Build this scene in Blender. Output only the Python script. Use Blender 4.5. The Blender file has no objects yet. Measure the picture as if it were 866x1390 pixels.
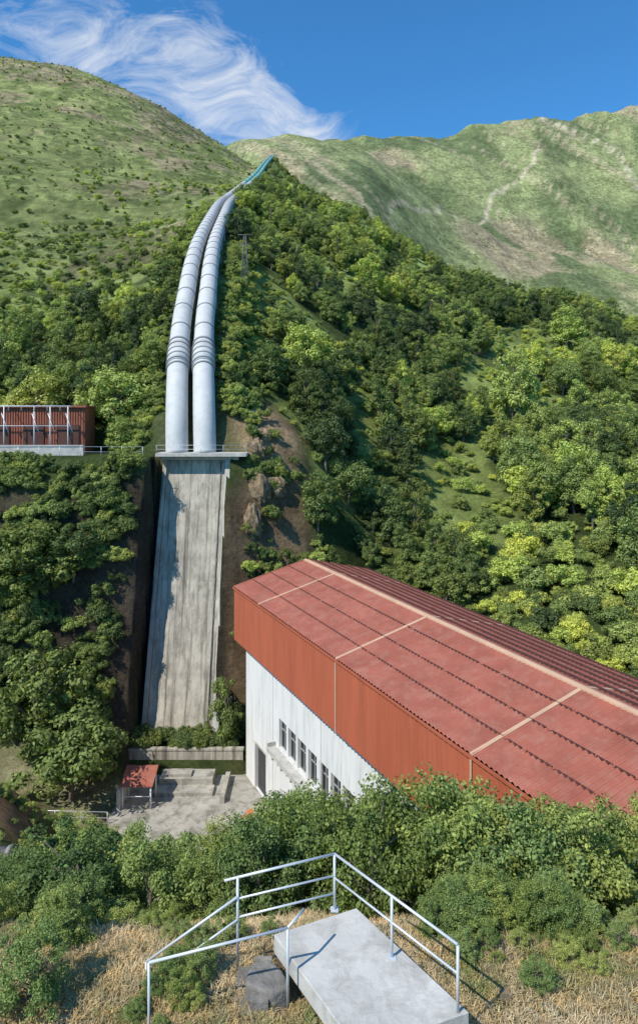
import bpy, math, random
import numpy as np
from mathutils import Vector
random.seed(7)
RNG = np.random.default_rng(11)
S = bpy.context.scene
S.view_settings.view_transform = 'Standard'
S.view_settings.look = 'None'
S.view_settings.exposure = 0

# ------------------------------------------------------------------ node helpers
class NT:
    def __init__(self, tree):
        self.t = tree; self.n = tree.nodes; self.l = tree.links
    def new(self, typ, **kw):
        nd = self.n.new(typ)
        for k, v in kw.items(): setattr(nd, k, v)
        return nd
    def link(self, a, b): self.l.new(a, b)
    def put(self, sock, v):
        if isinstance(v, bpy.types.NodeSocket): self.l.new(v, sock)
        else: sock.default_value = v
    def m(self, op, a, b=None, c=None, clamp=False):
        nd = self.new('ShaderNodeMath', operation=op, use_clamp=clamp)
        self.put(nd.inputs[0], a)
        if b is not None: self.put(nd.inputs[1], b)
        if c is not None: self.put(nd.inputs[2], c)
        return nd.outputs[0]
    def mix(self, f, a, b, mode='MIX'):
        nd = self.new('ShaderNodeMix', data_type='RGBA', blend_type=mode)
        self.put(nd.inputs[0], f)
        self.put(nd.inputs[6], a if isinstance(a, bpy.types.NodeSocket) else (*a, 1))
        self.put(nd.inputs[7], b if isinstance(b, bpy.types.NodeSocket) else (*b, 1))
        return nd.outputs[2]
    def pos(self, scale=(1, 1, 1), rot=(0, 0, 0)):
        g = self.new('ShaderNodeNewGeometry')
        mp = self.new('ShaderNodeMapping')
        mp.inputs['Scale'].default_value = scale
        mp.inputs['Rotation'].default_value = rot
        self.link(g.outputs['Position'], mp.inputs['Vector'])
        return mp.outputs[0]
    def noise(self, vec, scale=1, detail=4, rough=.55, dist=0):
        nd = self.new('ShaderNodeTexNoise')
        self.link(vec, nd.inputs['Vector'])
        nd.inputs['Scale'].default_value = scale
        nd.inputs['Detail'].default_value = detail
        nd.inputs['Roughness'].default_value = rough
        nd.inputs['Distortion'].default_value = dist
        return nd.outputs[0]
    def ramp(self, f, stops):
        nd = self.new('ShaderNodeValToRGB')
        e = nd.color_ramp.elements
        while len(e) < len(stops): e.new(.5)
        for el, (p, c) in zip(e, stops):
            el.position = p
            el.color = (*c, 1) if hasattr(c, '__len__') else (c, c, c, 1)
        self.put(nd.inputs[0], f)
        return nd.outputs[0]

def mat_new(name):
    m = bpy.data.materials.new(name); m.use_nodes = True
    nt = NT(m.node_tree); nt.n.clear()
    out = nt.new('ShaderNodeOutputMaterial')
    return m, nt, out

def surf(name, col, rough=.8, var=.25, scale=.6, metallic=0, bump=.0, bscale=8, stain=None, stretch=(1, 1, 1), stain_amt=.6, stain_lo=.5, stain_hi=.7, spec=.3, streak=0):
    m, nt, out = mat_new(name)
    b = nt.new('ShaderNodeBsdfPrincipled')
    p = nt.pos(stretch)
    n1 = nt.noise(p, scale, 6, .6)
    f = nt.ramp(n1, [(.25, 1 - var), (.75, 1 + var)])
    c = nt.mix(1.0, col, f, 'MULTIPLY')
    if stain:
        n2 = nt.noise(nt.pos(stretch), scale * 2.3, 8, .7, .4)
        sf = nt.ramp(n2, [(stain_lo, 0.0), (stain_hi, stain_amt)])
        c = nt.mix(sf, c, stain)
    if streak:
        n4 = nt.noise(nt.pos((2.2, .1, .07)), 1.0, 6, .65, .2)
        sf = nt.ramp(n4, [(.50, 0.0), (.64, streak)])
        c = nt.mix(sf, c, (.07, .06, .048))
    nt.link(c, b.inputs['Base Color'])
    b.inputs['Roughness'].default_value = rough
    b.inputs['Metallic'].default_value = metallic
    b.inputs['Specular IOR Level'].default_value = spec
    if bump:
        n3 = nt.noise(nt.pos(), bscale, 5, .6)
        bp = nt.new('ShaderNodeBump'); bp.inputs['Strength'].default_value = bump
        bp.inputs['Distance'].default_value = .05
        nt.link(n3, bp.inputs['Height']); nt.link(bp.outputs[0], b.inputs['Normal'])
    nt.link(b.outputs[0], out.inputs[0])
    return m

# ------------------------------------------------------------------ mesh builder
class MB:
    def __init__(self, F=None):
        self.v = []; self.f = []; self.mi = []; self.F = F; self.smooth = []
    def add(self, vs, fs, mi=0, sm=False):
        o = len(self.v)
        if self.F: vs = [self.F(*v) for v in vs]
        self.v.extend([tuple(map(float, v)) for v in vs])
        for f in fs:
            self.f.append(tuple(i + o for i in f)); self.mi.append(mi); self.smooth.append(sm)
    def box(self, a, b, mi=0):
        x0, y0, z0 = a; x1, y1, z1 = b
        vs = [(x0,y0,z0),(x1,y0,z0),(x1,y1,z0),(x0,y1,z0),(x0,y0,z1),(x1,y0,z1),(x1,y1,z1),(x0,y1,z1)]
        self.add(vs, [(0,3,2,1),(4,5,6,7),(0,1,5,4),(1,2,6,5),(2,3,7,6),(3,0,4,7)], mi)
    def prism(self, poly, z0, z1, mi=0):
        n = len(poly)
        vs = [(p[0], p[1], z0) for p in poly] + [(p[0], p[1], z1) for p in poly]
        fs = [tuple(range(n - 1, -1, -1)), tuple(range(n, 2 * n))]
        fs += [(i, (i + 1) % n, n + (i + 1) % n, n + i) for i in range(n)]
        self.add(vs, fs, mi)
    def tube(self, pts, rad, seg=8, mi=0, cap=True, sm=True):
        pts = [Vector(self.F(*p)) if self.F else Vector(p) for p in pts]
        n = len(pts)
        if not hasattr(rad, '__len__'): rad = [rad] * n
        vs = []
        for i, p in enumerate(pts):
            t = (pts[min(i + 1, n - 1)] - pts[max(i - 1, 0)])
            if t.length < 1e-6: t = Vector((0, 0, 1))
            t.normalize()
            s = t.cross(Vector((0, 0, 1)))
            if s.length < .12: s = Vector((1, 0, 0)) - t*t.x
            s.normalize(); w = s.cross(t)
            for k in range(seg):
                a = 2 * math.pi * k / seg
                vs.append(p + (s * math.cos(a) + w * math.sin(a)) * rad[i])
        fs = []
        for i in range(n - 1):
            for k in range(seg):
                k2 = (k + 1) % seg
                fs.append((i*seg+k, i*seg+k2, (i+1)*seg+k2, (i+1)*seg+k))
        F = self.F; self.F = None
        o = len(self.v)
        self.add(vs, fs, mi, sm)
        if cap:
            self.f.append(tuple(o + k for k in range(seg - 1, -1, -1))); self.mi.append(mi); self.smooth.append(False)
            self.f.append(tuple(o + (n-1)*seg + k for k in range(seg))); self.mi.append(mi); self.smooth.append(False)
        self.F = F
    def obj(self, name, mats, parent=None, coll=None):
        me = bpy.data.meshes.new(name)
        me.from_pydata(self.v, [], self.f)
        for m in mats: me.materials.append(m)
        me.polygons.foreach_set('material_index', self.mi)
        me.polygons.foreach_set('use_smooth', self.smooth)
        me.update()
        o = bpy.data.objects.new(name, me)
        (coll or S.collection).objects.link(o)
        if parent: o.parent = parent
        return o

def empty(name, loc=(0, 0, 0)):
    e = bpy.data.objects.new(name, None); S.collection.objects.link(e)
    e.empty_display_size = .5
    return e

# ------------------------------------------------------------------ noise
TAB = np.random.default_rng(3).random((256, 256))
def vn(x, y):
    xi = np.floor(x).astype(int); yi = np.floor(y).astype(int)
    fx = x - xi; fy = y - yi
    fx = fx*fx*(3-2*fx); fy = fy*fy*(3-2*fy)
    a = TAB[xi & 255, yi & 255]; b = TAB[(xi+1) & 255, yi & 255]
    c = TAB[xi & 255, (yi+1) & 255]; d = TAB[(xi+1) & 255, (yi+1) & 255]
    return (a*(1-fx)+b*fx)*(1-fy)+(c*(1-fx)+d*fx)*fy
def fbm(x, y, o=5, ridged=False):
    s = np.zeros_like(x, dtype=float); a = .5; t = 0
    for i in range(o):
        n = vn(x * 2**i + 17.3*i, y * 2**i + 9.1*i)
        if ridged: n = 1 - abs(2*n - 1)
        s += a * n; t += a; a *= .5
    return s / t
def sst(x, a, b):
    t = np.clip((x - a) / (b - a), 0, 1); return t*t*(3-2*t)

# ------------------------------------------------------------------ penstock alignment (y, x centre, z)
PIPE = np.array([(75.3,-14.5,-4.75),(76.3,-14.75,-1.0),(79.6,-15.4,3.4),(84.6,-16.3,7.4),(91,-17.2,12.6),(98.0,-18.0,17.4),(110,-19.5,24.5),(128.0,-21.6,33.0),
                 (160.0,-24.8,46.5),(205,-29.3,64.5),(260.0,-33.6,85),(350,-37.7,121),(450.0,-41.8,162.0),(600,-48.3,226),(780.0,-54.8,302.0)])
def pipe_at(y):
    return np.interp(y, PIPE[:,0], PIPE[:,1]), np.interp(y, PIPE[:,0], PIPE[:,2])

# ------------------------------------------------------------------ powerhouse local frame
def BF(t, w, z): return (-7.9 + .447*t + .894*w, 62 - .894*t + .447*w, z)
def to_local(x, y):
    dx = x + 7.9; dy = y - 62
    return .447*dx - .894*dy, .894*dx + .447*dy

# ------------------------------------------------------------------ terrain
near = [(2,-8.5),(8,-9.25),(11,-9.55),(13,-10.1)]
C = {
 0:   near+[(16,-12.5),(25,-18.5),(35,-23.5),(45,-25),(52,-29),(57,-32.5),(61,-28),(66,-13),(69,-6),(71,-4.8),(80,-4.7),(85,-1),(100,4.4),(130,15.9),(180,35),(260,75),(400,158),(550,262),(700,378),(760,408),(1000,330),(1500,300),(5000,300)],
 100: near+[(16,-12.5),(25,-19),(35,-25.5),(45,-31),(52,-33.6),(59,-33.6),(62,-30),(67,-10),(70,-4.9),(80,-4.7),(85,-.5),(100,5),(130,16.6),(180,35),(260,74),(400,152),(550,252),(700,366),(760,395),(1000,300),(1500,300),(5000,300)],
 200: near+[(16,-12.5),(25,-19.5),(35,-26),(45,-31.5),(50,-34.2),(61,-34.2),(64,-29),(69,-9),(71,-4.9),(78,-4.7),(85,1.9),(100,8.9),(130,21.7),(180,40),(260,75),(400,143),(550,232),(700,331),(760,356),(1000,280),(1500,400),(5000,300)],
 300: near+[(16,-12.3),(25,-19.5),(35,-26),(45,-31.5),(50,-34.2),(62,-34.2),(64,-32),(69,-9),(72,-5.2),(76,-3.8),(80,-1),(85,5.2),(98,14.0),(128,30),(160,43.5),(260,80),(400,135.5),(550,208),(700,283),(760,303),(1000,300),(1300,520),(1500,450),(2000,700),(5000,500)],
 350: near+[(16,-12.2),(25,-18.5),(35,-25),(45,-31),(50,-34.2),(62,-34.2),(66,-30),(70,-18),(73,-8),(75.5,-3.8),(79,-.8),(85,1.4),(95,6.5),(105,12.5),(130,25),(180,46),(260,77),(400,132),(600,210),(780,284),(850,280),(1000,361),(1300,535),(1500,450),(2000,740),(5000,500)],
 400: near+[(16,-12),(25,-18),(35,-24.5),(45,-31),(50,-34.2),(63,-34.2),(68,-28),(73,-17),(77,-7),(81,-2.0),(86,-1),(95,2.5),(105,7),(130,20),(180,42),(260,76),(400,133),(600,212),(780,287),(850,265),(1000,350),(1300,539),(1500,460),(2000,800),(5000,500)],
 500: near+[(16,-12.2),(19,-14.8),(25,-20),(35,-26),(45,-33),(64,-34),(70,-27),(78,-19),(88,-11),(100,-4),(130,10),(180,33),(260,66),(400,118),(450,130),(600,108),(780,100),(1000,333),(1300,513),(1450,500),(2000,809),(2500,760),(5000,500)],
 600: near+[(16,-12.4),(19,-15),(22,-18.2),(30,-24),(55,-30),(65,-23),(75,-19),(88,-15),(100,-10),(130,2),(180,24),(260,53),(350,76),(500,62),(780,60),(1000,189),(1300,407),(1450,420),(2000,844),(2500,800),(5000,500)],
 700: near+[(16,-12.5),(19,-15.2),(22,-18.4),(30,-24),(47,-25),(60,-20),(75,-17.5),(88,-14),(100,-11),(130,-1),(180,19),(260,43),(310,54),(450,40),(780,50),(1000,144),(1300,311),(1450,354),(2000,882),(2500,830),(5000,500)],
 780: near+[(16,-12.5),(19,-15.2),(22,-18.4),(30,-23),(42,-23),(57,-19.2),(75,-17),(88,-14),(100,-10.5),(130,-2),(180,16),(255,38),(290,46),(420,34),(780,40),(1000,140),(1300,300),(1450,345),(2000,915),(2500,850),(5000,500)],
 866: near+[(16,-12.5),(19,-15.2),(22,-18.4),(30,-22.5),(38,-22),(45,-20),(55,-18.5),(70,-17),(85,-14),(100,-10),(130,-2.5),(180,12),(250,31),(280,34),(400,25),(780,30),(1000,140),(1300,274),(1450,338),(2000,933),(2500,880),(5000,500)],
}
C[-700] = C[0]
C[1570] = near+[(16,-12.5),(22,-17),(30,-19),(45,-17),(70,-14),(100,-7),(130,0),(180,12),(250,30),(400,20),(780,30),(1000,140),(1450,330),(2000,860),(2500,820),(5000,500)]
pxs = sorted(C)
NU, ND = 420, 680
PX = np.linspace(-700, 1570, NU); U = (PX - 433) / 900
LD = np.linspace(math.log(2), math.log(5000), ND); D = np.exp(LD)
colz = np.array([np.interp(LD, np.log([a for a, b in C[p]]), [b for a, b in C[p]]) for p in pxs])
H = np.array([np.interp(PX, pxs, colz[:, j]) for j in range(ND)]).T
def blur(A, ax, n):
    for _ in range(n):
        B = A.copy()
        if ax == 0: B[1:-1] = .25*A[:-2] + .5*A[1:-1] + .25*A[2:]
        else: B[:, 1:-1] = .25*A[:, :-2] + .5*A[:, 1:-1] + .25*A[:, 2:]
        A = B
    return A
H = blur(H, 0, 22); H = blur(H, 1, 3)
UU, DD = np.meshgrid(U, D, indexing='ij'); XX = UU * DD; YY = DD; PXX = 433 + 900*UU
# relief
n1 = fbm(XX/60, YY/60, 5) - .5
H += n1 * np.interp(DD, [90, 160, 400, 800], [0, 3, 9, 12])
n2 = fbm(XX/420+3, YY/420, 5) - .5
H += n2 * np.interp(DD, [800, 1100, 2000], [0, 75, 120])
H += (fbm((XX+YY*.6)/130+3, (YY-XX*.4)/520, 6, True) - .6) * np.interp(DD, [800, 1100, 2000], [0, 28, 58])
H += (fbm(XX/3.5, YY/3.5, 3) - .5) * np.interp(DD, [9, 14, 40, 100, 300], [.1, .5, .9, 2.0, 2.5])
# level zones
terr = sst(XX, -60, -55) * (1 - sst(XX, -19.5, -18)) * sst(YY, 70, 71) * (1 - sst(YY, 79, 81))
H = H*(1-terr) + (-4.75)*terr
px_, pz_ = pipe_at(YY)
w = (1 - sst(abs(XX - px_), 3.2, 3.2 + np.interp(YY, [74, 130, 300], [4, 8, 14]))) * sst(YY, 73, 75)*(1-sst(YY, 775, 800))
H = H*(1-w) + (np.maximum(pz_ - 2.3, -5.3))*w
inw = (XX > -18.1) & (XX < -10.1) & (YY > 62.5) & (YY < 75.5)
face = np.where(YY < 65.6, -32.0, -31 + (YY-65.6)*2.8 - 2.0)
H = np.where(inw, np.minimum(H, face), H)
led = (XX > -18.1) & (XX < -7.0) & (YY > 62.6) & (YY < 66)
H = np.where(led, -32.0 + .2*n1, H)
yard = (XX > -18) & (XX < 2) & (YY > 49.5) & (YY < 62.6)
H = np.where(yard, -34.3, H)
tl, wl = to_local(XX, YY)
foot = (tl > -1) & (tl < 43.5) & (wl > -.3) & (wl < 15.3)
H = np.where(foot, np.minimum(H, -22), H)
land = (abs(XX) < 4.2) & (YY > 7) & (YY < 12.6)
H = np.where(land, np.minimum(H, -9.45), H)

def zat(x, y):
    x = np.asarray(x, float); y = np.asarray(y, float)
    fu = (x / y - U[0]) / (U[1]-U[0]); fd = (np.log(y) - LD[0]) / (LD[1]-LD[0])
    iu = np.clip(np.floor(fu).astype(int), 0, NU-2); idd = np.clip(np.floor(fd).astype(int), 0, ND-2)
    a = fu - iu; b = fd - idd
    return (H[iu,idd]*(1-a)+H[iu+1,idd]*a)*(1-b)+(H[iu,idd+1]*(1-a)+H[iu+1,idd+1]*a)*b

# colours
def mixc(A, col, m): return A*(1-m[..., None]) + np.array(col)*m[..., None]
N1 = fbm(XX/9, YY/9, 5); N2 = fbm(XX/45+7, YY/45, 5); N3 = fbm(XX/200, YY/200, 5)
col = np.zeros(XX.shape + (3,)) + np.array((.08, .11, .033))
gl_ = sst(fbm(XX/17+9, YY/17+3, 3), .47, .55)*(DD > 80)
col = mixc(col, (.24, .29, .085), gl_)
dry = 1 - sst(DD, 15, 20)
dcol = np.zeros_like(col) + np.array((.44, .31, .17)); dcol = mixc(dcol, (.16, .19, .06), sst(fbm(XX/1.5, YY/1.5, 4), .58, .7))
col = col*(1-dry[..., None]) + dcol*dry[..., None]
left = (PXX < px_/YY*900+433).astype(float)
hill = sst(DD, 130, 240)*left
hc = mixc(np.zeros_like(col)+np.array((.25,.275,.10)), (.32,.26,.15), sst(N2, .46, .64)); hc = mixc(hc, (.15,.18,.06), sst(N1, .50, .66))
col = col*(1-hill[..., None]) + hc*hill[..., None]
far = sst(DD, 700, 900)*(1-left) + sst(DD, 780, 900)*left
far = np.clip(far, 0, 1)
fc = mixc(np.zeros_like(col)+np.array((.26,.285,.125)), (.34,.28,.17), sst(N3, .47, .62)); fc = mixc(fc, (.14,.17,.075), sst(fbm(XX/90+5, YY/140, 6), .52, .62))
fc = mixc(fc, (.44, .36, .23), sst(fbm((XX+YY*.6)/22+5, (YY-XX*.4)/400, 4), .64, .71)*.7)
# pale hill tracks climbing the right-hand mountain
tr = abs((PXX - 745) - (DD - 1950)*-.42 - 12*np.sin(DD/45)) < 4
tr2 = abs((PXX - 560) - (DD - 1150)*.28 - 9*np.sin(DD/37)) < 3
fc = mixc(fc, (.52, .44, .31), ((tr & (DD > 1560) & (DD < 1980)) | (tr2 & (DD > 1020) & (DD < 1800))).astype(float)*.8)
col = col*(1-far[..., None]) + fc*far[..., None]
gx = np.gradient(H, axis=1) / np.gradient(DD, axis=1)
rock = sst(gx, 1.4, 2.4) * (DD > 58) * (DD < 80)
col = mixc(col, (.085, .068, .048), rock)
col = mixc(col, (.28, .19, .11), rock*sst(PXX, 300, 315)*(1-sst(PXX, 400, 430)))
bare = np.exp(-(((PXX-365)/60)**2 + ((DD-80)/5.5)**2)**2)
col = mixc(col, (.42, .29, .17), bare*sst(N1+.2, .4, .6))
gp = np.exp(-(((PXX-335)/38)**2 + ((DD-99)/8.)**2)**2)
col = mixc(col, (.29, .36, .08), gp)
cor = (1 - sst(abs(XX-px_), 3, 5))*(DD > 74)*(DD < 800)
col = mixc(col, (.18, .19, .09), cor*.6)
lb = (1-sst(PXX, 30, 90))*sst(DD, 36, 42)*(1-sst(DD, 55, 58))
col = mixc(col, (.32, .20, .11), lb)
lt = sst(DD, 50, 52)*(1-sst(DD, 59, 61))*(1-sst(PXX, 330, 340))
col = mixc(col, (.32, .30, .16), lt*(1-lb))
hm = np.clip(hill + far, 0, 1)

me = bpy.data.meshes.new('terrain')
V = np.stack([XX, YY, H], -1).reshape(-1, 3)
idx = np.arange(NU*ND).reshape(NU, ND)
F = np.stack([idx[:-1,:-1], idx[1:,:-1], idx[1:,1:], idx[:-1,1:]], -1).reshape(-1, 4)
me.from_pydata(V.tolist(), [], F.tolist())
me.polygons.foreach_set('use_smooth', [True]*len(F))
ca = me.color_attributes.new('gcol', 'FLOAT_COLOR', 'POINT')
ca.data.foreach_set('color', np.concatenate([col, np.ones(XX.shape+(1,))], -1).reshape(-1).astype(np.float32))
ha = me.attributes.new('hillmask', 'FLOAT', 'POINT'); ha.data.foreach_set('value', hm.reshape(-1).astype(np.float32))
terrain = bpy.data.objects.new('terrain', me); S.collection.objects.link(terrain)
m, nt, out = mat_new('terrain_ground')
b = nt.new('ShaderNodeBsdfPrincipled'); b.inputs['Roughness'].default_value = .95; b.inputs['Specular IOR Level'].default_value = .1
at = nt.new('ShaderNodeAttribute'); at.attribute_name = 'gcol'
hk = nt.new('ShaderNodeAttribute'); hk.attribute_name = 'hillmask'
p = nt.pos()
a1 = nt.ramp(nt.noise(p, .12, 10, .7), [(.35, .6), (.65, 1.35)])
a2 = nt.ramp(nt.noise(p, 2.2, 6, .7), [(.3, .65), (.7, 1.35)])
a3 = nt.ramp(nt.noise(nt.pos((1, .5, 1)), .035, 12, .75), [(.4, .7), (.6, 1.25)])
c = nt.mix(1, at.outputs[0], a1, 'MULTIPLY'); c = nt.mix(1, c, a2, 'MULTIPLY'); c = nt.mix(1, c, a3, 'MULTIPLY')
# low heather and gorse cover: dense dark flecks, patchily distributed
fl = nt.ramp(nt.noise(p, .17, 3, .8), [(.52, 0), (.56, 1)])
pt = nt.ramp(nt.noise(p, .012, 6, .65), [(.40, .08), (.62, .9)])
ff = nt.m('MULTIPLY', nt.m('MULTIPLY', fl, pt), hk.outputs['Fac'])
c = nt.mix(ff, c, (.065, .088, .034))
nt.link(c, b.inputs['Base Color'])
bp = nt.new('ShaderNodeBump'); bp.inputs['Strength'].default_value = .9; bp.inputs['Distance'].default_value = 3.0
nt.link(nt.noise(p, .09, 12, .78), bp.inputs['Height'])
bp2 = nt.new('ShaderNodeBump'); bp2.inputs['Strength'].default_value = .6; bp2.inputs['Distance'].default_value = .15
nt.link(nt.noise(p, 3, 6, .7), bp2.inputs['Height']); nt.link(bp.outputs[0], bp2.inputs['Normal'])
nt.link(bp2.outputs[0], b.inputs['Normal']); nt.link(b.outputs[0], out.inputs[0])
me.materials.append(m)

# ------------------------------------------------------------------ materials
M_conc = surf('weathered_concrete', (.44, .395, .32), .9, .28, .45, bump=.6, bscale=3, stain=(.13, .11, .08), stretch=(1.6, 1.6, .3), stain_amt=.7, stain_lo=.44, stain_hi=.70, streak=.75)
M_concL = surf('pale_concrete', (.50, .475, .43), .9, .2, .9, bump=.3, bscale=9, stain=(.22, .20, .17), stain_amt=.6, stain_lo=.46)
M_yard = surf('yard_concrete', (.38, .35, .295), .9, .25, .45, bump=.2, stain=(.14, .125, .095), stain_amt=.75, stain_lo=.46, stain_hi=.62)
M_white = surf('white_painted_wall', (.70, .685, .65), .85, .08, .5, stain=(.32, .30, .25), stretch=(1.5, 1.5, .25), stain_amt=.6, stain_lo=.48, stain_hi=.8)
M_roof = surf('red_roof_sheet', (.32, .10, .066), .7, .22, .5, stain=(.40, .21, .155), stain_amt=.55, stain_lo=.46, stain_hi=.75, spec=.25)
M_fascia = surf('red_cladding', (.40, .103, .05), .65, .16, .4, stain=(.42, .17, .10), stretch=(2, 2, .3), stain_amt=.45, stain_lo=.5, stain_hi=.8)
M_lap = surf('roof_lap_shade_and_rib', (.08, .035, .03), .8, .3, 3)  # rib colour, also painted overlap shadow and screws at the sheet laps
M_strip = surf('pale_roof_flashing', (.54, .34, .22), .7, .15, 1)
M_glass, nt, out = mat_new('dark_window_glass')
b = nt.new('ShaderNodeBsdfPrincipled'); b.inputs['Base Color'].default_value = (.012, .014, .017, 1); b.inputs['Roughness'].default_value = .12
nt.link(b.outputs[0], out.inputs[0])
M_frame = surf('window_frame_paint', (.32, .32, .31), .6, .1, 2)
M_dark = surf('dark_interior', (.02, .02, .02), .9, .1, 1)
M_pipe = surf('silver_pipe_paint', (.52, .51, .49), .65, .10, .5, metallic=0, stain=(.30, .29, .265), stain_amt=.55, stain_lo=.50, stain_hi=.78, spec=.3)
M_ring = surf('pipe_flange_paint', (.30, .30, .295), .6, .1, 1, metallic=0)
M_teal = surf('teal_pipe_paint', (.07, .40, .33), .6, .1, .5)
M_galv = surf('galvanised_steel', (.64, .65, .66), .45, .1, 3, metallic=.3, spec=.5)
M_wht = surf('white_paint', (.75, .75, .74), .6, .06, 2)
M_brown = surf('lattice_steel', (.16, .15, .14), .6, .1, 2)
M_wood = surf('bark', (.15, .13, .10), .95, .3, 3)
M_orange = surf('orange_paint', (.50, .16, .05), .5, .15, 3)
M_red2 = surf('red_switchgear_panel', (.31, .10, .06), .7, .2, .8)
M_cable = surf('cable_black', (.03, .03, .03), .6, .1, 2)
M_soil = surf('stone_block', (.22, .20, .175), .95, .35, 2, bump=.8, stain=(.08, .08, .06), stain_amt=.7)
M_rock = surf('brown_rock', (.29, .20, .12), .95, .4, .9, bump=.9, bscale=2.5, stain=(.10, .08, .045), stain_amt=.85, stain_lo=.42, stain_hi=.58)

def leafmat(name, stops, fixed=None, trans=.26):
    m, nt, out = mat_new(name)
    if fixed is None:
        at = nt.new('ShaderNodeAttribute'); at.attribute_type = 'INSTANCER'; at.attribute_name = 'tint'
        f = at.outputs['Fac']
    else: f = fixed
    base = nt.ramp(f, stops)
    lv = nt.new('ShaderNodeAttribute'); lv.attribute_name = 'lv'
    v = nt.ramp(lv.outputs['Fac'], [(0, .6), (1, 1.5)])
    c = nt.mix(1, base, v, 'MULTIPLY')
    oi = nt.new('ShaderNodeObjectInfo')
    ov = nt.ramp(oi.outputs['Random'], [(0, (.8, .85, .9)), (.5, (1, 1, 1)), (1, (1.25, 1.1, .9))])
    c = nt.mix(1, c, ov, 'MULTIPLY')
    d = nt.new('ShaderNodeBsdfPrincipled'); d.inputs['Roughness'].default_value = .55; d.inputs['Specular IOR Level'].default_value = .25
    nt.link(c, d.inputs['Base Color'])
    t = nt.new('ShaderNodeBsdfTranslucent')
    c2 = nt.mix(1, c, (1.3, 1.5, .6), 'MULTIPLY'); nt.link(c2, t.inputs['Color'])
    mx = nt.new('ShaderNodeMixShader'); mx.inputs[0].default_value = trans
    nt.link(d.outputs[0], mx.inputs[1]); nt.link(t.outputs[0], mx.inputs[2]); nt.link(mx.outputs[0], out.inputs[0])
    return m
G_STOPS = [(0, (.072, .105, .036)), (.3, (.150, .196, .055)), (.55, (.25, .295, .080)), (.78, (.34, .385, .105)), (1, (.45, .50, .11))]
M_leaf = leafmat('forest_leaves', G_STOPS)
M_leafN = leafmat('shrub_leaves', [(0, (.12, .175, .05)), (.5, (.22, .285, .085)), (.8, (.32, .37, .12)), (1, (.42, .35, .17))])
M_straw = leafmat('dry_grass_blades', [(0, (.18, .23, .07)), (.3, (.40, .32, .16)), (1, (.60, .46, .28))], trans=.2)

# ------------------------------------------------------------------ foliage prototypes
def leaf_cloud(rng, cen, rad, n, L, W, outw=.78, up=.3):
    cen = np.repeat(cen, n, 0); rad = np.repeat(rad, n, 0); N = len(cen)
    d = rng.normal(size=(N, 3)); d /= np.linalg.norm(d, axis=1)[:, None]
    r = rng.uniform(.5, 1.12, N)[:, None]
    p = cen + d * rad * r
    nn = d*outw + rng.normal(size=(N, 3))*(1-outw)*1.0 + np.array((0, 0, up)); nn /= np.linalg.norm(nn, axis=1)[:, None]
    q = rng.normal(size=(N, 3)); t = np.cross(nn, q); t /= np.linalg.norm(t, axis=1)[:, None]
    bt = np.cross(nn, t)
    s = rng.uniform(.6, 1.25, N)[:, None]
    t = t*L*.5*s; bt = bt*W*.5*s
    v = np.stack([p-t, p+bt-t*.1, p+t+nn*L*.08, p-bt-t*.1], 1).reshape(-1, 3)
    f = np.arange(4*N).reshape(N, 4)
    lv = np.repeat(rng.random(N), 4)
    return v, f, lv

def plant_mesh(name, seed, h, rw, zc, rh, ncl, nleaf, L, W, mat, clump=.3, trunk=True, low=False, outw=.78):
    rng = np.random.default_rng(seed)
    d = rng.normal(size=(ncl, 3)); d /= np.linalg.norm(d, axis=1)[:, None]
    if low: d[:, 2] = abs(d[:, 2])*1.0 - .15
    rr = rng.uniform(.35, 1.0, ncl)**.6 * rng.uniform(.75, 1.12, ncl)
    cen = d*rr[:, None]*np.array((rw, rw, rh)) + np.array((0, 0, zc))
    cen[:, :2] += np.sin(cen[:, 2:3]*1.3 + seed)*rw*.12
    cen[:, 2] = np.maximum(cen[:, 2], h*.05)
    cr = rng.uniform(.55, 1.4, ncl)[:, None]*rw*clump*np.array((1, 1, .8))
    v, f, lv = leaf_cloud(rng, cen, cr, nleaf, L, W, outw)
    mb = MB()
    if trunk:
        tp = [(0, 0, -h*.15), (.02*h, .01*h, zc*.4), (-.01*h, .02*h, zc), (0, 0, zc+rh*.6)]
        mb.tube(tp, [h*.028, h*.022, h*.014, h*.004], 7)
        for i in range(0, ncl, 3):
            c = cen[i]; z0 = min(max(.2*h, c[2]-.25*h), zc)
            mid = np.array((c[0]*.5, c[1]*.5, (z0+c[2])*.5+.02*h))
            mb.tube([(0, 0, z0), tuple(mid), tuple(c)], [h*.010, h*.007, h*.002], 5)
    nv = len(mb.v)
    me = bpy.data.meshes.new(name)
    me.from_pydata(mb.v + v.tolist(), [], mb.f + (f + nv).tolist())
    me.materials.append(M_wood); me.materials.append(mat)
    me.polygons.foreach_set('material_index', [0]*len(mb.f) + [1]*len(f))
    a = me.attributes.new('lv', 'FLOAT', 'POINT')
    a.data.foreach_set('value', np.concatenate([np.full(nv, .5), lv]).astype(np.float32))
    return me

def proto_coll(name, meshes):
    c = bpy.data.collections.new(name)
    for i, me in enumerate(meshes):
        o = bpy.data.objects.new('%s_%02d' % (name, i), me); c.objects.link(o)
    return c

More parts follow.
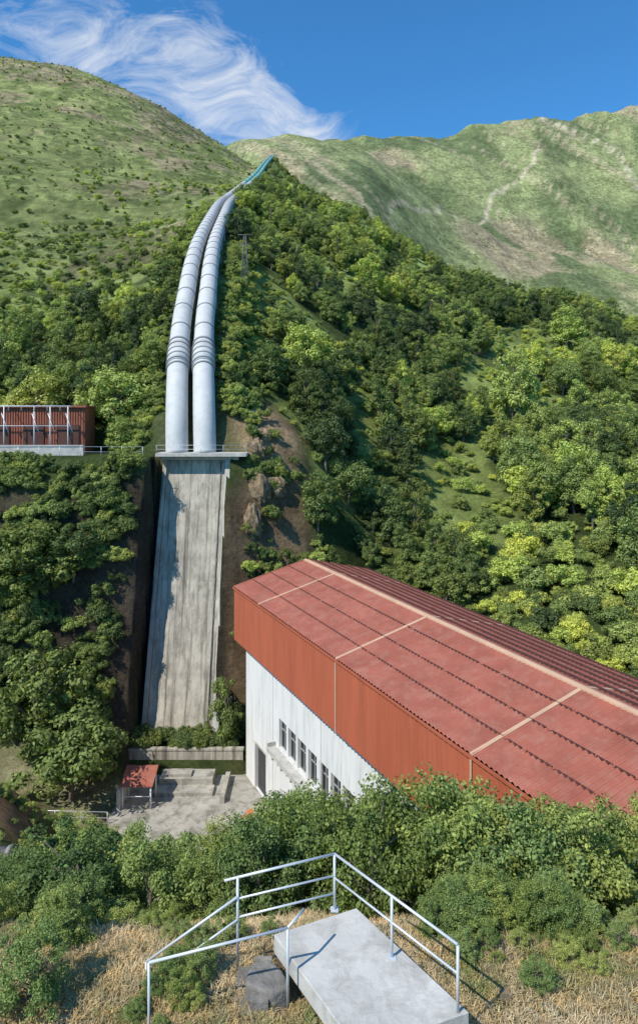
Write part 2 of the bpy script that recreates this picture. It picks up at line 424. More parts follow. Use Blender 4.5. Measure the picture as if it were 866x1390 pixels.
T = []
T.append(plant_mesh('round_tree', 1, 7, 2.8, 4.1, 2.9, 44, 170, .28, .18, M_leaf, .27))
T.append(plant_mesh('broad_tree', 2, 7, 3.2, 3.7, 2.7, 52, 150, .28, .18, M_leaf, .24))
T.append(plant_mesh('tall_tree', 3, 7, 2.2, 4.0, 3.4, 42, 160, .27, .17, M_leaf, .30))
T.append(plant_mesh('loose_tree', 4, 7, 2.8, 4.0, 3.2, 38, 160, .27, .16, M_leaf, .22))
T.append(plant_mesh('dense_tree', 5, 7, 2.9, 3.6, 3.2, 56, 150, .28, .18, M_leaf, .24))
T.append(plant_mesh('spire_tree', 6, 7, 1.7, 3.9, 3.5, 40, 150, .27, .16, M_leaf, .34))
c_tree = proto_coll('deciduous_tree', T)
Bs = [plant_mesh('hill_bush', 20+i, 3, 1.6, 1.2, 1.4+.2*i, 24, 120, .22, .14, M_leaf, .32, trunk=False, low=True) for i in range(3)]
c_bush = proto_coll('hill_bush', Bs)
Nb = [plant_mesh('near_shrub', 30+i, 3, 1.35+.15*i, 1.45, 1.5, 70, 170, .10, .058, M_leafN, .19, trunk=True, outw=.6) for i in range(4)]
c_near = proto_coll('near_shrub', Nb)
def grass_mesh(seed):
    rng = np.random.default_rng(seed); n = 60
    vs = []; fs = []; lv = []
    for i in range(n):
        a = rng.uniform(0, 6.28); r = rng.uniform(0, .16); x, y = r*math.cos(a), r*math.sin(a)
        h = rng.uniform(.03, .10); lean = rng.uniform(.4, 2.2)*h; b = rng.uniform(0, 6.28)
        dx, dy = math.cos(b), math.sin(b); wx, wy = -dy*.005, dx*.005
        o = len(vs)
        vs += [(x-wx, y-wy, -.03), (x+wx, y+wy, -.03), (x+wx+dx*lean*.4, y+wy+dy*lean*.4, h*.75), (x-wx+dx*lean*.4, y-wy+dy*lean*.4, h*.75), (x+dx*lean, y+dy*lean, h)]
        fs += [(o, o+1, o+2, o+3), (o+3, o+2, o+4)]; lv += [rng.random()]*5
    me = bpy.data.meshes.new('grass_tuft'); me.from_pydata(vs, [], fs); me.materials.append(M_straw)
    at = me.attributes.new('lv', 'FLOAT', 'POINT'); at.data.foreach_set('value', lv)
    return me
c_grass = proto_coll('grass_tuft', [grass_mesh(i) for i in range(3)])

def scatter(name, P, scl, tint, coll, npro, squash=None):
    n = len(P)
    me = bpy.data.meshes.new(name); me.from_pydata([tuple(p) for p in P], [], [])
    scl = np.asarray(scl); sv = np.stack([scl, scl, scl], 1) if scl.ndim == 1 else scl
    sv = sv * RNG.uniform(.85, 1.15, (n, 3))
    rot = np.stack([RNG.normal(0, .07, n), RNG.normal(0, .07, n), RNG.uniform(0, 6.28, n)], 1)
    a = me.attributes.new('scl', 'FLOAT_VECTOR', 'POINT'); a.data.foreach_set('vector', sv.reshape(-1).astype(np.float32))
    a = me.attributes.new('rot', 'FLOAT_VECTOR', 'POINT'); a.data.foreach_set('vector', rot.reshape(-1).astype(np.float32))
    a = me.attributes.new('tint', 'FLOAT', 'POINT'); a.data.foreach_set('value', np.clip(tint, 0, 1).astype(np.float32))
    a = me.attributes.new('pid', 'INT', 'POINT'); a.data.foreach_set('value', RNG.integers(0, npro, n).astype(np.int32))
    o = bpy.data.objects.new(name, me); S.collection.objects.link(o)
    g = bpy.data.node_groups.new(name + '_nodes', 'GeometryNodeTree')
    g.interface.new_socket('Geometry', in_out='INPUT', socket_type='NodeSocketGeometry')
    g.interface.new_socket('Geometry', in_out='OUTPUT', socket_type='NodeSocketGeometry')
    gi = g.nodes.new('NodeGroupInput'); go = g.nodes.new('NodeGroupOutput')
    ip = g.nodes.new('GeometryNodeInstanceOnPoints'); ci = g.nodes.new('GeometryNodeCollectionInfo')
    ci.inputs['Collection'].default_value = coll
    ci.inputs['Separate Children'].default_value = True; ci.inputs['Reset Children'].default_value = True
    def na(nm, dt):
        q = g.nodes.new('GeometryNodeInputNamedAttribute'); q.data_type = dt; q.inputs['Name'].default_value = nm
        return [s for s in q.outputs if s.enabled and s.name == 'Attribute'][0]
    L = g.links.new
    L(gi.outputs[0], ip.inputs['Points']); L(ci.outputs[0], ip.inputs['Instance'])
    ip.inputs['Pick Instance'].default_value = True
    L(na('pid', 'INT'), ip.inputs['Instance Index']); L(na('rot', 'FLOAT_VECTOR'), ip.inputs['Rotation']); L(na('scl', 'FLOAT_VECTOR'), ip.inputs['Scale'])
    L(ip.outputs[0], go.inputs[0])
    md = o.modifiers.new('scatter', 'NODES'); md.node_group = g
    return o

def jg(d0, d1, s, umax=.6):
    x = np.arange(-umax*d1, umax*d1, s); y = np.arange(d0, d1, s)
    X, Y = np.meshgrid(x, y); X = X.ravel() + RNG.uniform(-.5, .5, X.size)*s; Y = Y.ravel() + RNG.uniform(-.5, .5, Y.size)*s
    k = (abs(X/Y) < umax) & (Y > d0) & (Y < d1)
    return X[k], Y[k]

# hillside woodland
tx, ty, th, tt = [], [], [], []
bx, by, bh, bt = [], [], [], []
for d0, d1, s in [(62, 130, 3.6), (130, 260, 4.6), (260, 450, 6.3), (450, 790, 8.5)]:
    X, Y = jg(d0, d1, s)
    P = 433 + 900*X/Y
    pc, pz = pipe_at(Y); lat = abs(X - pc)
    crest = np.interp(P, [380, 400, 500, 600, 700, 780, 866, 1300], [790, 780, 460, 370, 320, 300, 290, 270])
    nz = fbm(X/24, Y/24, 4); nf = fbm(X/10+4, Y/10, 3); npch = fbm(X/17+9, Y/17+3, 3)
    isl = X < pc
    tl, wl = to_local(X, Y)
    ok = ~((tl > -3.5) & (tl < 46) & (wl > -3) & (wl < 18.3))
    ok &= ~((X > -22.5) & (X < -6.3) & (Y < 76))
    ok &= ~((Y < 67) & (X < 1))
    ok &= ~((X > -52) & (X < -18) & (Y > 64) & (Y < 80.5))
    ok &= ~(((P-335)/36)**2 + ((Y-98)/9.5)**2 < 1)
    ok &= ~((P > 290) & (P < 430) & (Y > 76) & (Y < 90) & (X > pc))
    ok &= ~(((P-372)/60)**2 + ((Y-79)/7.5)**2 < 1)
    R = RNG.random(len(X))
    h = 3.6 + 6.0*nz + RNG.uniform(-1.8, 2.2, len(X))
    h = np.where(Y < 80, h*.75, h)
    h = np.where(isl & (Y > 100), h*np.interp(Y, [100, 170, 400, 700], [.85, .42, .30, .30]), h)
    h = np.where(~isl & (Y > 240), h*np.interp(Y, [240, 330], [1, .65]), h)
    brush = (P > 640) & (P < 860) & (Y > 48) & (Y < 84)
    glade = (npch > np.where(isl, .505, .54)) & ~brush & (Y > 84)
    h = np.where(brush, RNG.uniform(1.0, 3.0, len(X)), h)
    h = np.where(glade, RNG.uniform(.8, 2.3, len(X)), h)
    ok &= ~(glade & (R > .72))
    ok &= lat > 2.6 + h*.38
    dens = np.where(isl, np.interp(Y, [110, 180, 300, 700], [1, .6, .26, .18]), 1.0)
    dens = np.where(isl & (Y > 150), dens*np.where(nf > .5, 1.4, .3), dens)
    ok &= (R < dens) & (Y < crest + 70)
    tint = .44 + 1.4*(nz-.5) + RNG.normal(0, .23, len(X)) + np.where(RNG.random(len(X)) < .12, .3, 0)
    tint = np.where((Y < 105) & (P > 420) & (P < 640) & ~glade, tint - .18, tint)
    tint += np.where(isl & (Y > 120), .15, 0)
    tint += np.where(brush | glade, .28, 0)
    big = (h > 3.0)
    k = ok & big; tx += list(X[k]); ty += list(Y[k]); th += list(h[k]); tt += list(tint[k])
    k = ok & ~big; bx += list(X[k]); by += list(Y[k]); bh += list(h[k]); bt += list(tint[k])
tx, ty, th, tt = map(np.array, (tx, ty, th, tt))
scatter('woodland_trees', np.stack([tx, ty, zat(tx, ty)-.3*th/7], 1), th/7.0, tt, c_tree, 6)
# understory bushes near clearings and on open slopes
X, Y = jg(63, 260, 2.6); P = 433+900*X/Y; pc, pz = pipe_at(Y); lat = abs(X-pc); tl, wl = to_local(X, Y)
gpatch = ((P-335)/32)**2 + ((Y-98)/8)**2 < 1
ok = ~((tl > -2.5) & (tl < 46) & (wl > -2) & (wl < 17.2)) & ~((X > -19.6) & (X < -8.2) & (Y < 76)) & ~((Y < 64.5) & (X < 1)) & ~((X > -50) & (X < -18) & (Y > 69.5) & (Y < 80.5)) & (lat > 3.5)
ok &= ~(gpatch & (RNG.random(len(X)) < .45))
ok &= ~((((P-365)/58)**2 + ((Y-80)/5.5)**2 < 1) & (RNG.random(len(X)) < .85))
ok &= (Y < 94) | ((fbm(X/17+9, Y/17+3, 3) > np.where(X < pc, .505, .535)) & (RNG.random(len(X)) < .5))
ok &= ~((Y < 80) & (X > -22) & (X < -6) & (RNG.random(len(X)) < .3))
hh = np.where(gpatch, RNG.uniform(.5, 1.2, len(X)), RNG.uniform(.7, 2.1, len(X)))
bx += list(X[ok]); by += list(Y[ok]); bh += list(hh[ok]); bt += list(.55 + np.where(gpatch, .3, 0)[ok] + .8*(fbm(X/7, Y/7, 2)[ok]-.5) + RNG.normal(0, .18, ok.sum()))
# scrub on the embankment shoulders beside the penstocks
n = 1500; Y = 79 + 150*RNG.random(n)**1.9; pc, pz = pipe_at(Y); sd_ = np.where(RNG.random(n) < .5, -1, 1); X = pc + sd_*RNG.uniform(3.5, 9.5, n)
ok = ~((X > -7.5) & (Y < 86)) & ~((X < -19.5) & (Y < 80))
bx += list(X[ok]); by += list(Y[ok]); bh += list((.5 + 1.3*RNG.random(n)*np.clip((abs(X-pc)-2.5)/3, .3, 1))[ok]); bt += list(.55 + RNG.normal(0, .2, ok.sum()))
X = RNG.uniform(-24, -18.7, 60); Y = RNG.uniform(76.5, 84, 60)
bx += list(X); by += list(Y); bh += list(RNG.uniform(.6, 1.7, 60)); bt += list(.5 + RNG.normal(0, .2, 60))
# brush right beyond roof
X, Y = jg(36, 66, 1.8, .66); tl, wl = to_local(X, Y); ok = (X > 8) & (wl > 16.3)
bx += list(X[ok]); by += list(Y[ok]); bh += list(RNG.uniform(1.0, 2.4, ok.sum())); bt += list(.6 + RNG.normal(0, .25, ok.sum()))
# steep cliff vegetation, left of anchor wall and on the right bank
n = 9000; X = RNG.uniform(-46, 3, n); Y = RNG.uniform(60.5, 79, n); g = (zat(X, Y+.3) - zat(X, Y-.3))/.6
cl = fbm(X/3.5, zat(X, Y)/3.5, 3)
ok = (RNG.random(n) < np.clip(g, .3, 9)*.16) & (((X < -19.9) & (Y < 70.6)) | ((X > -8.0) & (Y > 65.5)))
ok &= (cl > np.where(X < -19.9, .36, .50))
tl, wl = to_local(X, Y); ok &= ~((tl > -2) & (wl > -2))
hh = RNG.uniform(.7, 2.2, n)*np.where(X > -8, .7, 1)
bx += list(X[ok]); by += list(Y[ok]-.2); bh += list(hh[ok]); bt += list(.36 + RNG.normal(0, .2, ok.sum()))
# ivy on ledge under wall
X = RNG.uniform(-17.5, -7.6, 60); Y = RNG.uniform(63.1, 65.0, 60)
bx += list(X); by += list(Y); bh += list(RNG.uniform(.8, 1.6, 60)); bt += list(RNG.uniform(.10, .35, 60))
# heath on the brown bank at the left
X = RNG.uniform(-24, -13, 110); Y = RNG.uniform(37, 55, 110)
bx += list(X); by += list(Y); bh += list(RNG.uniform(.3, .8, 110)); bt += list(RNG.uniform(.3, .9, 110))
bx, by, bh, bt = map(np.array, (bx, by, bh, bt))
scatter('hillside_bushes', np.stack([bx, by, zat(bx, by)-.1], 1), bh/2.6, bt, c_bush, 3)
# fine moorland shrubs on upper hill
X, Y = jg(190, 760, 6.0, .56); pc, pz = pipe_at(Y)
ok = (X < pc-6) & (RNG.random(len(X)) < .55*(fbm(X/22, Y/22, 4) > .50) + .05)
X, Y = X[ok], Y[ok]
scatter('moorland_shrubs', np.stack([X, Y, zat(X, Y)-.15], 1), RNG.uniform(.15, .60, len(X)), .60+RNG.normal(0, .2, len(X)), c_bush, 3)

# foreground shrubs
X, Y = jg(9.5, 46, 1.15, .7); P = 433+900*X/Y
zz = zat(X, Y)
top = np.interp(P, [-300, 0, 60, 120, 200, 260, 330, 390, 430, 480, 560, 640, 700, 866, 1100], [1150, 1165, 1150, 1112, 1135, 1150, 1120, 1085, 1055, 1035, 1045, 1070, 1066, 1070, 1070])
d0 = np.interp(P, [0, 90, 150, 220, 330, 420, 600, 866], [9.7, 10.4, 12.2, 14.0, 14.8, 15.0, 15.6, 15.0])
h = (560-top)/900*Y - zz
h = np.clip(h, 1.0, 5.0)*np.where(P > 560, RNG.uniform(.74, 1.04, len(X)), RNG.uniform(.62, 1.08, len(X)))
h = np.where(Y < 15.6, np.minimum(h, RNG.uniform(.5, 1.6, len(X))), h)
tl, wl = to_local(X, Y)
ok = (Y > d0) & ~((tl > -1) & (tl < 44.5) & (wl > -2.0)) & ~((P < 60) & (Y > 36)) & (RNG.random(len(X)) < np.interp(Y, [15, 22, 45], [.68, .38, .24]))
X, Y, h, zz = X[ok], Y[ok], h[ok], zz[ok]
tint = .46 + .9*(fbm(X/4, Y/4, 3)-.5) + RNG.normal(0, .2, len(X))
sc = np.stack([np.clip(h/3, .35, 1.15), np.clip(h/3, .35, 1.15), h/3.0], 1)
scatter('foreground_shrubs', np.stack([X, Y, zz-.1], 1), sc, tint, c_near, 4)
# low hedge by the landing
n = 70; X = RNG.uniform(2.3, 5.1, n); Y = RNG.uniform(12.6, 13.7, n)
scatter('low_hedge', np.stack([X, Y, zat(X, Y)-.15], 1), RNG.uniform(.22, .36, n), .32+RNG.normal(0, .18, n), c_near, 4)
# dry grass
X, Y = jg(8, 17.0, .14, .75); P = 433+900*X/Y
land2 = (X > -1.0) & (Y < 12.2) & (Y > 9.4) & (X < 2.3) & (Y > 11.2 - 1.55*(X+.6)) & (Y < 12.2 - 1.33*np.clip(X-.6, 0, 9))
ok = ~land2 & (RNG.random(len(X)) < .95) & ~((X > -1.2) & (X < -.4) & (Y > 10.5) & (Y < 11.1))
X, Y = X[ok], Y[ok]
scatter('dry_grass', np.stack([X, Y, zat(X, Y)], 1), RNG.uniform(.6, 1.4, len(X)), .65 + 2.2*(fbm(X/1.4, Y/1.4, 3)-.45) + RNG.normal(0, .15, len(X)), c_grass, 3)
# weeds among the grass
X, Y = jg(8.5, 16, .42, .75); ok = (fbm(X/1.7+3, Y/1.7, 3) > np.where(X < -1.5, .52, .56)) & ~((X > -1.6) & (X < 2.6) & (Y < 12.6)); X, Y = X[ok], Y[ok]
scatter('weeds', np.stack([X, Y, zat(X, Y)-.05], 1), RNG.uniform(.06, .2, len(X))*np.where(X < -1.5, 1.15, 1), .55+RNG.normal(0, .22, len(X)), c_near, 4)

# individually visible trees
def hero(name, src, x, y, h, tintv, wide=1.0, seed=0):
    me = T[src].copy(); me.name = name
    me.materials[1] = leafmat(name + '_leaves', G_STOPS, fixed=tintv)
    o = bpy.data.objects.new(name, me); S.collection.objects.link(o)
    o.location = (x, y, float(zat(x, y)) - .2); o.scale = (h/7*wide, h/7*wide, h/7); o.rotation_euler = (0, 0, seed)
hero('ash_tree', 1, -2.1, 103, 10.0, .93, .95, 1)
hero('beech_tree', 4, 37.5, 128, 14, .80, .85, 2)
hero('lime_tree', 0, 13, 175, 10, .97, 1, 3)
hero('lime_tree', 1, 19, 178, 9, .9, 1.1, 4)
hero('lime_tree', 4, 68, 182, 12, .92, 1.1, 4)
hero('sycamore_tree', 1, -21.5, 57.5, 9.0, .42, 1.15, 5)
hero('sycamore_tree', 0, -25.5, 59.5, 10.5, .34, 1.0, 6)
hero('hazel_tree', 4, -23.4, 78.5, 4.6, .65, 1.2, 7)
hero('alder_tree', 2, -42.5, 120, 9.5, .05, 1.0, 8)
hero('young_birch_tree', 3, -8.9, 63.9, 6.4, .45, .7, 9)
hero('oak_tree', 1, -28.5, 64.6, 8.5, .28, 1.15, 3)
hero('oak_tree', 4, -34.0, 63.6, 9.5, .34, 1.1, 2)
hero('oak_tree', 0, -24.2, 65.6, 5.5, .25, 1.1, 4)
# rocky outcrop beside the anchor deck
par = empty('rock_outcrop')
for i, (x_, y_, s, sz) in enumerate([(-7.4, 76.2, 1.2, 1.5), (-6.6, 73.9, 1.3, 1.9), (-7.2, 71.8, 1.1, 2.1), (-4.9, 75.2, 1.2, 1.3), (-6.6, 78.6, 1.1, 1.0)]):
    mb = MB(); nu, nv = 26, 18; vs = []
    zg = float(zat(x_, y_)) - .4
    for a in range(nv+1):
        for q in range(nu):
            th_, ph_ = math.pi*a/nv, 2*math.pi*q/nu
            d = np.array((math.sin(th_)*math.cos(ph_), math.sin(th_)*math.sin(ph_), math.cos(th_)))
            r = .75 + .9*float(fbm(np.array(d[0]*1.9+d[2]*1.1+i*5.), np.array(d[1]*1.9-d[2]*.9+i*3.), 5, True)-.4)
            vs.append((x_+d[0]*s*r, y_+d[1]*s*r, zg+d[2]*sz*r))
    fs = [(a*nu+q, a*nu+(q+1) % nu, (a+1)*nu+(q+1) % nu, (a+1)*nu+q) for a in range(nv) for q in range(nu)]
    mb.add(vs, fs); mb.obj('boulder_%d' % (i+1), [M_rock], par)

# ------------------------------------------------------------------ penstocks
def catmull(P, n):
    out = []
    for i in range(len(P)-1):
        p0 = P[max(i-1, 0)]; p1 = P[i]; p2 = P[i+1]; p3 = P[min(i+2, len(P)-1)]
        t1 = (p2-p0)/2 if i > 0 else p2-p1; t2 = (p3-p1)/2 if i < len(P)-2 else p2-p1
        dl = np.linalg.norm(p2-p1); t1 = t1/np.linalg.norm(t1)*dl; t2 = t2/np.linalg.norm(t2)*dl
        for k in range(n):
            t = k/n; out.append(p1*(2*t**3-3*t**2+1)+t1*(t**3-2*t**2+t)+p2*(-2*t**3+3*t**2)+t2*(t**3-t**2))
    out.append(P[-1]); return np.array(out)
CL = catmull(PIPE[:, [1, 0, 2]], 12)
for off, lab in ((-1.58, 0), (1.58, 1)):
    L = CL + np.array((off, 0, 0))
    par = empty('penstock_pipe')
    mb = MB(); ns = int(np.searchsorted(L[:, 1], 345))
    mb.tube([tuple(q) for q in L[:ns]], 1.28, 32, 0)
    mb.tube([tuple(q) for q in L[ns-2:]], 1.26, 16, 1)
    mb.obj('pipe_shell', [M_pipe, M_teal], par)
    seg = np.linalg.norm(np.diff(L, axis=0), axis=1); arc = np.concatenate([[0], np.cumsum(seg)])
    def at_arc(s): return np.array([np.interp(s, arc, L[:, i]) for i in range(3)])
    rg = MB()
    def ring(s, w, r, mi=0):
        a, b_ = at_arc(s-w/2), at_arc(s+w/2)
        rg.tube([tuple(a), tuple(b_)], r, 32, mi)
    c0 = float(np.interp(84.0, L[:, 1], arc))
    for q in (-1.9, -.7, .5, 1.7): ring(c0+q, .2, 1.50)
    ring(c0, 4.4, 1.38, 2); ring(c0+2.9, .25, 1.42); ring(c0-2.9, .25, 1.42)
    s = c0+6.5
    while s < arc[-1]:
        ring(s, .24 if s < 120 else .7, 1.36, 0)
        s += 5.4 if s < 180 else 11
    s = float(np.interp(345, L[:, 1], arc))
    while s < arc[-1]-8:
        ring(s, 6, 1.33, 2); s += 26
    rg.obj('flanges', [M_ring, M_teal, M_pipe], par)
    sd = MB(); s = c0+6
    while s < 400:
        c_ = at_arc(s)
        sd.box((c_[0]-1.3, c_[1]-.45, c_[2]-3.6), (c_[0]+1.3, c_[1]+.45, c_[2]-.75)); s += 12.4
    sd.obj('saddles', [M_conc], par)

# ------------------------------------------------------------------ anchor wall
par = empty('concrete_anchor_wall')
mb = MB()
def wy(z): return 65.6 + (z+31)/26.3*9.4
x0, x1 = -17.0, -10.45
nx_, nzv = 24, 90
vs = []; fs = []
gxx, gzz = np.meshgrid(np.linspace(x0, x1, nx_+1), np.linspace(-32.3, -4.9, nzv+1))
lift = (fbm(gxx/1.8, gzz/.9, 4) - .5)*.10 + np.where((np.arange(nzv+1) % 6 == 0)[:, None], .05, 0)
for i in range(nzv+1):
    for j in range(nx_+1):
        z = gzz[i, j]; vs.append((gxx[i, j], wy(z) + lift[i, j], z))
for i in range(nzv):
    for j in range(nx_):
        a = i*(nx_+1)+j; fs.append((a, a+1, a+nx_+2, a+nx_+1))
mb.add(vs, fs, 0, True)
mb.obj('sloping_face', [M_conc], par)
def slab_pier(xa, xb, fwd, ztop, mat, name, zbot=-32.5, lean=0):
    q = MB(); za, zb = zbot, ztop
    a0, b0 = wy(za)-fwd, wy(zb)-fwd
    vs = [(xa-lean, a0, za), (xb-lean, a0, za), (xb-lean, 78, za), (xa-lean, 78, za), (xa, b0, zb), (xb, b0, zb), (xb, 78, zb), (xa, 78, zb)]
    q.add(vs, [(0,3,2,1),(4,5,6,7),(0,1,5,4),(1,2,6,5),(2,3,7,6),(3,0,4,7)])
    q.obj(name, [mat], par)
slab_pier(-10.45, -9.85, .55, -5.0, M_concL, 'side_pier')
slab_pier(-17.45, -17.03, .35, -5.0, M_conc, 'side_rib')
slab_pier(-18.6, -18.1, -1.2, -6.2, M_conc, 'outer_rib', lean=.5)
slab_pier(-9.0, -8.65, 0.6, -15.5, M_conc, 'outer_pier')
q = MB(); q.box((-18.0, 73.0, -4.85), (-8.0, 78.5, -4.5)); q.box((-17.7, 74.2, -5.3), (-9.0, 78.3, -4.85))
q.obj('deck_slab', [M_concL], par)
q = MB()
def railing(mb, pts, h=1.0, rails=(1, .55), r=.03, step=2.0, seg=6):
    for a, b_ in zip(pts[:-1], pts[1:]):
        a, b_ = Vector(a), Vector(b_); n = max(1, int((b_-a).length/step))
        for i in range(n+1):
            c_ = a.lerp(b_, i/n); mb.tube([c_, c_+Vector((0, 0, h))], r, seg)
        for f in rails: mb.tube([a+Vector((0, 0, h*f)), b_+Vector((0, 0, h*f))], r, seg)
railing(q, [(-17.9, 73.1, -4.5), (-8.1, 73.1, -4.5), (-8.1, 78.2, -4.5)], .9, (1, .5), .018)
q.obj('deck_railing', [M_galv], par)
# thin drain pipe down the wall
q = MB(); q.tube([(-11.0, wy(-5.5)-.12, -5.5), (-11.0, wy(-31)-.12, -31)], .05, 6); q.obj('drain_pipe', [M_brown], par)

# terrace edge railing
q = MB(); railing(q, [(-52, 70.8, -4.75), (-18.8, 70.8, -4.75)], 1.1, (1, .5), .025, 2.2); q.obj('terrace_railing', [M_galv])
q = MB(); q.box((-52, 73.2, -6.2), (-26, 73.5, -3.7)); q.box((-52, 73.1, -3.7), (-26, 73.6, -3.6)); q.obj('terrace_kerb_wall', [M_concL])

# ------------------------------------------------------------------ switchgear building on terrace
par = empty('switchgear_building')
q = MB(); q.box((-48, 76.5, -4.75), (-27, 80, .6)); 
for i in range(70): q.box((-48+.3*i, 76.42, -4.4), (-47.86+.3*i, 76.497, .55))
q.obj('red_walls', [M_red2], par)
q = MB(); q.box((-48.3, 76.1, .6), (-26.7, 80.3, .8)); q.obj('roof', [M_red2], par)
q = MB()
for i in range(5): q.box((-46+4.*i, 76.30, -4.4), (-43.6+4.*i, 76.41, -1.4))
q.obj('doors', [surf('brown_door', (.10, .04, .03), .6)], par)
par = empty('white_steel_gantry'); q = MB()
for xx in (-46, -42.5, -39, -35.4, -32, -30.2, -28.2):
    q.tube([(xx, 74.6, -4.75), (xx, 74.6, .7)], .06, 8)
    q.tube([(xx, 74.6, .7), (xx, 76.4, .7)], .05, 6)
    q.tube([(xx+.5, 74.6, -2.2), (xx-.25, 74.6, -.1)], .04, 6)
q.tube([(-46.3, 74.6, .72), (-27.9, 74.6, .72)], .07, 8); q.tube([(-46.3, 74.6, -1.5), (-27.9, 74.6, -1.5)], .04, 8)
q.obj('frame', [M_wht], par); q = MB()
for i in range(12):
    xx = -45+1.45*i
    q.tube([(xx, 74.6, .62), (xx, 74.6, .5), (xx, 74.6, .38), (xx, 74.6, .26), (xx, 74.6, .1)], [.05, .13, .05, .13, .04], 8)
q.obj('insulators', [M_brown], par)
# white marker post on concrete plinth
q = MB(); zz0 = float(zat(-7.9, 82)); q.box((-8.3, 81.6, zz0-.5), (-7.5, 82.4, zz0+.35)); q.tube([(-7.9, 82, zz0+.35), (-7.9, 82, zz0+1.3), (-7.9, 82, zz0+1.5)], [.12, .12, .03], 10, 1)
q.obj('marker_post', [M_concL, M_wht])

# ------------------------------------------------------------------ powerhouse
LEN = 42.5; EZ = -16.3; RZ = -14.5; W2 = 14.8
par = empty('powerhouse_building')
def corrug(name, slopes, mat):
    mb = MB(BF); per = .34; n = int(LEN/per*6); amp = .05
    for (wa, za, wb, zb, np_) in slopes:
        for k in range(np_):
            f0, f1 = k/np_, (k+1)/np_
            a = (wa+(wb-wa)*f0, za+(zb-za)*f0); c_ = (wa+(wb-wa)*f1, za+(zb-za)*f1)
            vs = []
            for i in range(n+1):
                t = LEN*i/n; o = amp*math.cos(2*math.pi*i/6)
                vs += [(t, a[0], a[1]+o+.03), (t, c_[0], c_[1]+o)]
            mb.add(vs, [(2*i, 2*i+2, 2*i+3, 2*i+1) for i in range(n)], 0, True)
    return mb.obj(name, [mat], par)
corrug('roof', [(-.05, EZ, 7.4, RZ, 4), (W2+.05, EZ, 7.4, RZ, 2)], M_roof)
def zroof(w): return EZ + (RZ-EZ)*(w/7.4 if w < 7.4 else (W2-w)/7.4)
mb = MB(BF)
for f in (.25, .5, .75):  # dark dashes for screws and the shade under sheet overlaps, put in as colour
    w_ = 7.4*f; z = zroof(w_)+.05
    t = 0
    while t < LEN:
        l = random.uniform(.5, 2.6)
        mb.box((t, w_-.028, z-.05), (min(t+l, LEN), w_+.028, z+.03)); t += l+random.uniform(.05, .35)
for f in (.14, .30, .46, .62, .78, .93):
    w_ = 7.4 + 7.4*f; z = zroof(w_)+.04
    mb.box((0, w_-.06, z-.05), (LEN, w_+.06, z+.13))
mb.obj('lap_shade_and_ribs', [M_lap], par)
mb = MB(BF)
def slab_q(t0, t1, wa, wb, dz0, dz1, mi=0):
    vs = [(t0, wa, zroof(wa)+dz0), (t1, wa, zroof(wa)+dz0), (t1, wb, zroof(wb)+dz0), (t0, wb, zroof(wb)+dz0),
          (t0, wa, zroof(wa)+dz1), (t1, wa, zroof(wa)+dz1), (t1, wb, zroof(wb)+dz1), (t0, wb, zroof(wb)+dz1)]
    mb.add(vs, [(0,3,2,1),(4,5,6,7),(0,1,5,4),(1,2,6,5),(2,3,7,6),(3,0,4,7)], mi)
for t in (6.3, 20.3, 34.0): slab_q(t-.12, t+.12, -.06, 7.15, 0, .075); slab_q(t-.12, t+.12, 7.65, W2, 0, .075)
slab_q(-.05, LEN+.05, 7.16, 7.4, .0, .11); slab_q(-.05, LEN+.05, 7.4001, 7.62, .0, .11)
slab_q(-.12, .04, -.06, 7.12, 0, .09, 1); slab_q(-.12, .04, 7.68, W2, 0, .09, 1)
mb.obj('ridge_and_flashing', [M_strip, M_roof], par)
# fascia
mb = MB(BF); per = .42; n = int(LEN/per)*4; FZ = -21.15
vs = []
pr = [0, 0, .06, .06]
for i in range(n+1):
    t = LEN*i/n; o = pr[i % 4]
    vs += [(t, -.02-o, FZ), (t, -.02-o, EZ-.06)]
mb.add(vs, [(2*i, 2*i+2, 2*i+3, 2*i+1) for i in range(n)])
vs = []
for i in range(n+1):
    t = LEN*i/n; o = pr[i % 4]; vs += [(t, W2+.02+o, FZ), (t, W2+.02+o, EZ-.06)]
mb.add(vs, [(2*i, 2*i+1, 2*i+3, 2*i+2) for i in range(n)])
for t in (0, LEN):
    mb.add([(t, 0, FZ), (t, W2, FZ), (t, W2, EZ-.02), (t, 7.4, RZ-.02), (t, 0, EZ-.02)], [(0, 1, 2, 3, 4)])
mb.add([(0, 0, FZ), (LEN, 0, FZ), (LEN, W2, FZ), (0, W2, FZ)], [(0, 1, 2, 3)], 1)
for t in (20.3, 34.0): mb.box((t-.07, -.12, FZ), (t+.07, -.085, EZ-.05), 2)
mb.box((-.05, -.16, EZ-.16), (LEN+.05, -.085, EZ-.02), 0)
mb.obj('cladding_band', [M_fascia, M_dark, M_strip], par)
# walls with openings, made of panels around them
mb = MB(BF); wo = 1.0
T0, T1 = .45, LEN-.6; ZB = -34.2; ZT = FZ-.01
opens = [(2.7, 5.35, -33.93, -29.8)] + [(8.3+1.85*i, 9.75+1.85*i, -27.75, -25.35) for i in range(8)]
ts = sorted(set([T0, T1] + [o[0] for o in opens] + [o[1] for o in opens]))
for a, b_ in zip(ts[:-1], ts[1:]):
    op = [o for o in opens if o[0] <= a+1e-6 and o[1] >= b_-1e-6]
    if not op: mb.box((a, wo, ZB), (b_, wo+.4, ZT))
    else:
        mb.box((a, wo, ZB), (b_, wo+.4, op[0][2])); mb.box((a, wo, op[0][3]), (b_, wo+.4, ZT))
mb.box((T0, wo+.4, ZB), (T0+.4, W2-1, ZT)); mb.box((T1-.4, wo+.4, ZB), (T1, W2-1, ZT)); mb.box((T0, W2-1, ZB), (T1, W2-.6, ZT))
mb.obj('walls', [M_white], par)
mb = MB(BF)
